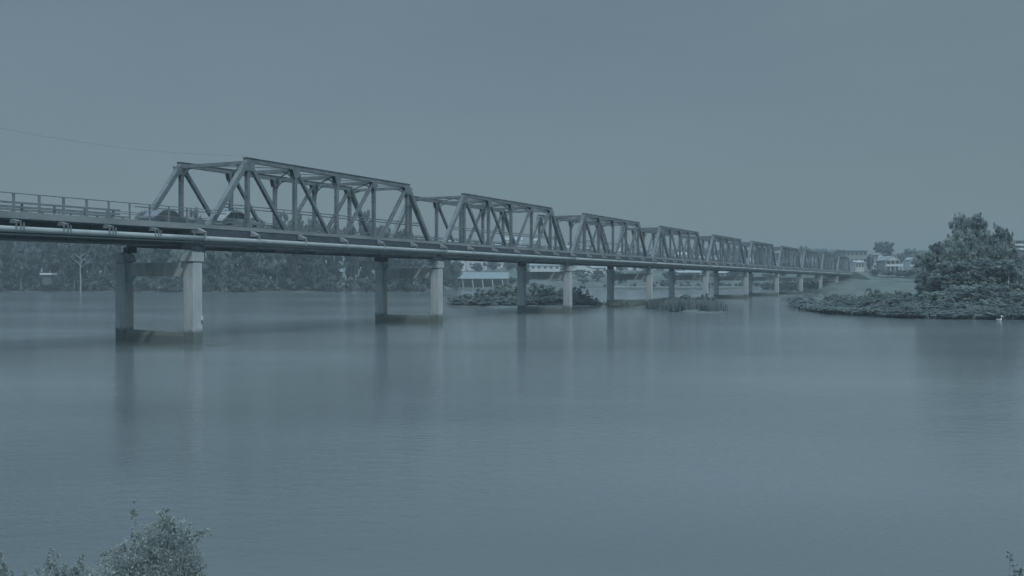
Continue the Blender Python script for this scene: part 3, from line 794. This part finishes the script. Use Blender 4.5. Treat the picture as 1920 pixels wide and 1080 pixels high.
# houses seen between the truss members
hz = [(845, 455, 18), (872, 462, 16), (905, 452, 14), (935, 463, 16), (963, 450, 30), (1006, 452, 14), (1030, 462, 14), (1068, 466, 16), (1098, 462, 18), (1130, 470, 16), (1160, 466, 18), (1185, 474, 14), (1222, 472, 18), (1250, 480, 14), (1280, 478, 16), (1312, 484, 16), (1345, 484, 14), (1376, 486, 14), (1408, 488, 14), (1440, 490, 12), (1470, 492, 12), (1500, 493, 12)]
for i, (x, ey, wp) in enumerate(hz):
    D = 640 if ey < 470 else 600
    house('hillside_house', x, D, wp * 1.05, ey, ey + 14, ey - 5, R.choice(['roof_light', 'roof_mid', 'roof_light', 'roof_dark']), R.choice(['white', 'cream', 'white', 'greywall']),
          'pale house on the town hill glimpsed between the truss members', 8, R.choice('xy'), 2, group='houses glimpsed through the trusses')
# right of the bridge end
house('gabled_house', 1671, 430, 25, 488.5, 511, 480.5, 'roof_mid', 'greywall', 'two storey gabled house with white verandah on the slope right of the bridge end', 10, 'y', 3, verandah=True)
house('flat_building', 1606, 470, 40, 470.5, 496, 469, 'roof_dark', 'greywall', 'wide flat roofed building just behind the far end of the bridge', 12, 'x', 5, 'building', storeys=2)
house('house', 1612, 440, 16, 492, 506, 489, 'roof_light', 'cream', 'small pale house below the flat roofed building at the bridge end', 7, 'x', 3)
house('house', 1643, 446, 12, 494, 508, 489, 'roof_light', 'white', 'small white house left of the gabled verandah house', 7, 'y', 2)
house('house', 1651, 455, 8, 478, 500, 474, 'roof_mid', 'cream', 'narrow tall house behind and left of the verandah house', 7, 'y', 1)
house('house', 1712, 500, 10, 487, 498, 483, 'roof_light', 'white', 'white house among trees right of the verandah house, left of a similar one', 7, 'y', 2)
house('house', 1722, 500, 8, 488, 499, 484, 'roof_light', 'cream', 'cream house among trees closest to the big tree clump', 7, 'y', 1)
house('house', 1679, 520, 5, 477, 484, 475, 'roof_light', 'white', 'tiny white house above the roof of the verandah house', 6, 'y', 1)
# large white building at the right edge
o = empty('apartment_block', at(1912, 420, zat(480, 420))); tag(o, 'large flat roofed building with white balcony bands at the right edge behind the trees', 'building')
z0 = zat(480, 420); hb = zat(450, 420) - z0
mb = MB(); mb.box(-5.5, 20, 0, 14, -8, hb - .5); mb.build('wall', M['greywall'], o)
mb = MB(); mb.box(-6.2, 21, -1.2, 15, hb - .5, hb); mb.build('roof', M['roof_mid'], o)
for zy in (458.5, 466.5):
    z = zat(zy, 420) - z0; mb = MB(); mb.box(-6, 20.5, -1.4, -.05, z - .55, z + .35); mb.build('balcony', M['white'], o)
for zy in (454.3, 462.6):
    z = zat(zy, 420) - z0
    for i in range(8):
        mb = MB(); mb.box(-4.8 + 3.1 * i, -2.6 + 3.1 * i, -.06, -.01, z - .55, z + .5); mb.build('window', M['glass'], o)
# open boat shed on the far shore, left of the third pier
o = empty('boat_shed', at(898, 436, 0)); tag(o, 'long boat shed with blue grey roof and open bays on the far shore', 'boat shed')
w = 112 / F * 436; mb = MB()
mb.prism([(-.6, zat(523, 436)), (8, zat(511, 436)), (8, zat(511, 436) + .2), (-.6, zat(523, 436) + .2)], 'x', -w / 2, w / 2); mb.build('roof', M['roof_blue'], o)
mb = MB(); mb.box(-w / 2 + .3, w / 2 - .3, 5, 8, -.2, 5.6); mb.build('wall', M['greywall'], o)
mb = MB(); mb.box(-w / 2, w / 2, -.4, 7, .2, zat(539, 436)); mb.build('jetty', M['deck'], o)
for i in range(6):
    x = -w / 2 + 2 + 4.4 * i; q = MB(); q.bar((x, 0, .3), (x - .5, 0, zat(524, 436)), .35, .35); q.build('post', M['white'], o)
# white roofed river hut at far left
o = empty('river_hut', at(87, 345.2, 0)); tag(o, 'small hut with a flat white roof at the far left waterline', 'hut')
mb = MB(); mb.box(-1.5, 1.5, .2, 2.6, 2.6, zat(515.5, 345)); mb.build('wall', M['roof_dark'], o)
mb = MB(); mb.box(-2.1, 2.1, -.5, 3.5, zat(515.5, 345), zat(511.8, 345)); mb.build('roof', M['white'], o)

# low pale stone wall along the far shore
mb = MB()
for a, b in ((1150, 1215), (1232, 1318), (1336, 1402)):
    mb.bar(at(a, 421, .75), at(b, 421, .75), .5, 1.0)
tag(mb.build('river_wall', M['concrete']), 'low pale stone wall along the far shore behind the middle piers', 'wall')
# street poles near the far bridge end
def lamp(px, D, ty, by, lab):
    z0 = zat(by, D); h = zat(ty, D) - z0; o = empty('street_lamp', at(px, D, z0)); tag(o, lab, 'street lamp', 'street lamps near the far bridge end')
    q = MB(); q.tube([(0, 0, -3), (0, 0, h * .5), (0, 0, h)], [.16, .12, .08], 8); q.build('pole', M['steel_pale'], o)
    q = MB(); q.tube([(0, 0, h), (.5, 0, h + .25), (1.3, 0, h + .3)], [.07, .06, .05], 6); q.build('arm', M['steel_pale'], o)
    q = MB(); q.prism([(1.2, h + .22), (2.0, h + .26), (1.9, h + .42), (1.25, h + .4)], 'y', -.16, .16); q.build('lamp_head', M['white'], o)
for x, D, ty, w in ((1893, 330, 474, 8), (1907, 325, 478, 8), (1921, 330, 471, 9), (1900, 250, 505, 7), (1918, 245, 498, 8)):
    z0 = .5 if D < 300 else .8
    tree('riverbank_tree', 'far_r%d' % R.randrange(3), at(x, D, z0), zat(ty, D) - z0, w * 1.3, 'green tree below the large white building at the right edge', 'tree', 'trees below the large building')
for x, D, ty, w in ((1466, 400, 527, 10), (1484, 395, 525, 11), (1503, 380, 527, 10), (1522, 372, 526, 11), (1541, 365, 528, 10), (1556, 362, 530, 9), (1440, 430, 528, 10), (1410, 440, 529, 10), (1250, 440, 528, 9), (1345, 440, 529, 9)):
    tree('shore_bush', 'far_r%d' % R.randrange(3), at(x, D, .2), zat(ty, D), w, 'dark bush on the far shore beneath the last spans of the bridge', 'bush', 'bushes beneath the last spans')
lamp(1633, 425, 472, 506, 'pale street lamp pole between the bridge end and the verandah house')
lamp(1605, 405, 489, 522, 'short pale lamp pole right at the far end of the bridge')

# overhead cable and the pole it leaves from, left of the picture
pL = Vector((-45.5, 66, 15.9)); pR = Mx @ Vector((6.1, 0, 14.85)); mb = MB(); pts = []
pa = at(-60, 66, zat(228, 66)); pb = pR
for i in range(25):
    t = i / 24; p = pa.lerp(pb, t); p.z -= 1.25 * 4 * t * (1 - t) * .42; pts.append(p)
mb.tube(pts, .009, 5); tag(mb.build('overhead_cable', M['cable']), 'thin dark overhead cable sagging from upper left to the first truss', 'cable')

# pelican-like white bird on the water by the right bank
D = 113.5; o = empty('water_bird', at(1874, D, 0), math.radians(15)); tag(o, 'small white bird with a dark wing floating beside the right bank', 'bird')
mb = MB()
pts = [(-.36, 0, .13), (-.30, 0, .14), (-.15, 0, .13), (.02, 0, .12), (.15, 0, .14), (.22, 0, .22), (.24, 0, .33), (.25, 0, .43), (.30, 0, .48), (.35, 0, .47), (.44, 0, .42), (.56, 0, .36)]
mb.tube(pts, [.02, .07, .14, .16, .12, .07, .045, .045, .06, .045, .025, .01], 12); bd = mb.build('body', M['feather'], o, smooth=True)
for s_ in (-1, 1):
    mb = MB(); mb.tube([(-.38, s_ * .05, .20), (-.2, s_ * .12, .23), (-.02, s_ * .13, .22), (.08, s_ * .10, .17)], [.01, .05, .06, .02], 8); mb.build('wing', M['feather_dark'], o, smooth=True)
o.scale = (1.15, 1.15, 1.15)

ground_cover('shore_growth', [at(x, 427 + 4 * math.sin(x / 30) - max(0, (x - 1440) / 110) * 100, .3) for x in range(1140, 1560, 14)], 3.2, 9000, .6, 'leaf_far', 'dark low growth along the far shore beneath the middle spans', 13)
# ------------------------------------------------------------------ vehicles on the deck
M['car_light'] = mat('light_car_paint', (.20, .235, .25), (.23, .265, .28), .4, 2, spec=.5)
M['car_dark'] = mat('dark_car_paint', (.07, .085, .10), (.09, .105, .12), .3, 2, spec=.5)
M['tyre'] = mat('tyre_rubber', (.03, .035, .04), (.04, .045, .05), .8, 9)
def car(u, v, paint, label, ln=4.5, ht=1.5):
    p = Mx @ Vector((u, v, ZD + .05 + grz(u))); o = empty('car', p, PH); tag(o, label, 'car')
    W_ = .86; a = ln / 2
    body = [(-a, .28), (-a, .72), (-a + .12, .92), (-a * .30 - .75, .98), (a * .45, .95), (a - .12, .80), (a, .55), (a, .28)]
    b = MB(); b.prism(body, 'y', -W_, W_)
    b.build('body', M[paint], o, bevel=.06)
    r0, r1, r2, r3 = -a + .35, -a * .5, a * .12, a * .48
    c = MB()
    c.prism([(r0, .93), (r1, ht - .06), (r1 + .3, ht), (r2 - .2, ht), (r2, ht - .06), (r3, .93)], 'y', -W_ + .12, W_ - .12)
    c.build('cabin', M[paint], o, bevel=.04)
    for y0, y1 in ((-W_ + .105, -W_ + .118), (W_ - .118, W_ - .105)):
        m1 = (r1 + r2) / 2
        for q in ([(r0 + .25, .98), (r1 + .02, ht - .14), (r1 + .32, ht - .14), (r1 + .32, .98)], [(r1 + .42, .98), (r1 + .42, ht - .14), (m1 + .1, ht - .14), (m1 + .1, .98)], [(m1 + .2, .98), (m1 + .2, ht - .14), (r2 - .06, ht - .14), (r3 - .25, .98)]):
            w_ = MB(); w_.prism(q, 'y', y0, y1); w_.build('window', M['glass'], o)
    for x in (-a + .85, a - .85):
        for y in (-W_ - .02, W_ - .2):
            w_ = MB(); w_.tube([(x, y, .32), (x, y + .22, .32)], .32, 16); w_.build('wheel', M['tyre'], o)
    for y in (-.62, .62):
        w_ = MB(); w_.box(a - .03, a + .015, y - .16, y + .16, .60, .74); w_.build('headlight', M['white'], o)
    return o
car(7.4, 2.6, 'car_light', 'grey car with dark windows on the deck inside the nearest truss span', 4.7, 1.6)
car(2.3, 5.0, 'car_dark', 'dark car on the deck at the left end of the nearest truss span', 4.3, 1.45)

# ------------------------------------------------------------------ foreground shrub
def near_bush(name, lobes, n, size, label, seed, D0=13.0, tips=.05):
    """lobes in photo pixels at distance D0: (px, py, r px wide, r px high)"""
    s = D0 / F; lb = []; rg = random.Random(seed)
    for (px_, py_, rx, rz) in lobes:
        p = at(px_, D0 + rg.uniform(-.25, .25), zat(py_, D0)); lb.append((p.x, p.y, p.z, rx * s, max(.12, rx * s * .8), rz * s))
    o = empty(name, at(lobes[0][0], D0, .3)); tag(o, label, 'shrub')
    c = o.location
    lb2 = [(a - c.x, b - c.y, d - c.z, e, f, g) for a, b, d, e, f, g in lb]
    me = leaf_mesh('foliage', lb2, n, size, M['leaf_near'], seed, M['leaf_tip'], tips)
    q = bpy.data.objects.new('foliage', me); COL.objects.link(q); q.parent = o
    mb = MB()
    for l in lb2:
        e = Vector(l[:3]) + Vector((0, 0, l[5] * .35)); mb.tube([(rg.uniform(-.15, .15), rg.uniform(-.1, .1), -.6), e * .5 + Vector((rg.uniform(-.1, .1), 0, .1)), e], [.014, .009, .003], 5)
    mb.build('stem', M['bark'], o); return o
near_bush('shrub', [(300, 1085, 78, 92), (250, 1090, 62, 75), (345, 1085, 36, 80), (215, 1110, 62, 62), (318, 1010, 42, 34), (278, 1015, 30, 36), (180, 1120, 55, 48), (150, 1115, 42, 45),
                    (250, 972, 7, 27), (252, 1000, 10, 22), (305, 972, 13, 26), (320, 985, 9, 24), (352, 988, 8, 26), (338, 1000, 16, 22), (378, 998, 20, 10), (365, 1010, 20, 14), (362, 1050, 20, 40), (378, 1060, 10, 26), (382, 1085, 8, 20), (230, 1040, 30, 30), (200, 1060, 22, 24), (147, 1050, 5, 22), (144, 1062, 9, 18)],
          46000, .017, 'tall rounded grey green shrub with pale tips in the bottom left corner', 70)
near_bush('shrub', [(90, 1078, 16, 40), (97, 1050, 10, 22), (85, 1095, 26, 30), (118, 1090, 20, 26), (60, 1110, 30, 38), (100, 1120, 60, 42)],
          7000, .017, 'low grey green shrub left of the tall one in the bottom left corner', 71, 12.8)
near_bush('shrub', [(-4, 1075, 12, 34), (-10, 1060, 14, 26), (5, 1092, 18, 20)], 2500, .017, 'sprig of grey green shrub at the very left edge of the bottom corner', 72, 12.6)
near_bush('shrub', [(1905, 1088, 22, 14), (1897, 1045, 7, 8), (1905, 1062, 7, 6), (1912, 1080, 14, 16)], 1300, .017, 'few dark leaves at the bottom right corner', 73, 12.6, tips=.0)

# ------------------------------------------------------------------ haze
hz_m = bpy.data.materials.new('haze'); hz_m.use_nodes = True; t = hz_m.node_tree; t.nodes.clear()
ou = t.nodes.new('ShaderNodeOutputMaterial'); pv = t.nodes.new('ShaderNodeVolumePrincipled')
pv.inputs['Color'].default_value = (.41, .495, .54, 1); pv.inputs['Density'].default_value = .0008; pv.inputs['Anisotropy'].default_value = 0
t.links.new(pv.outputs[0], ou.inputs['Volume'])
hb_ = MB(); hb_.box(-3300, 3300, -250, 3300, -1.8, 45); tag(hb_.build('haze', hz_m), kind='stuff')
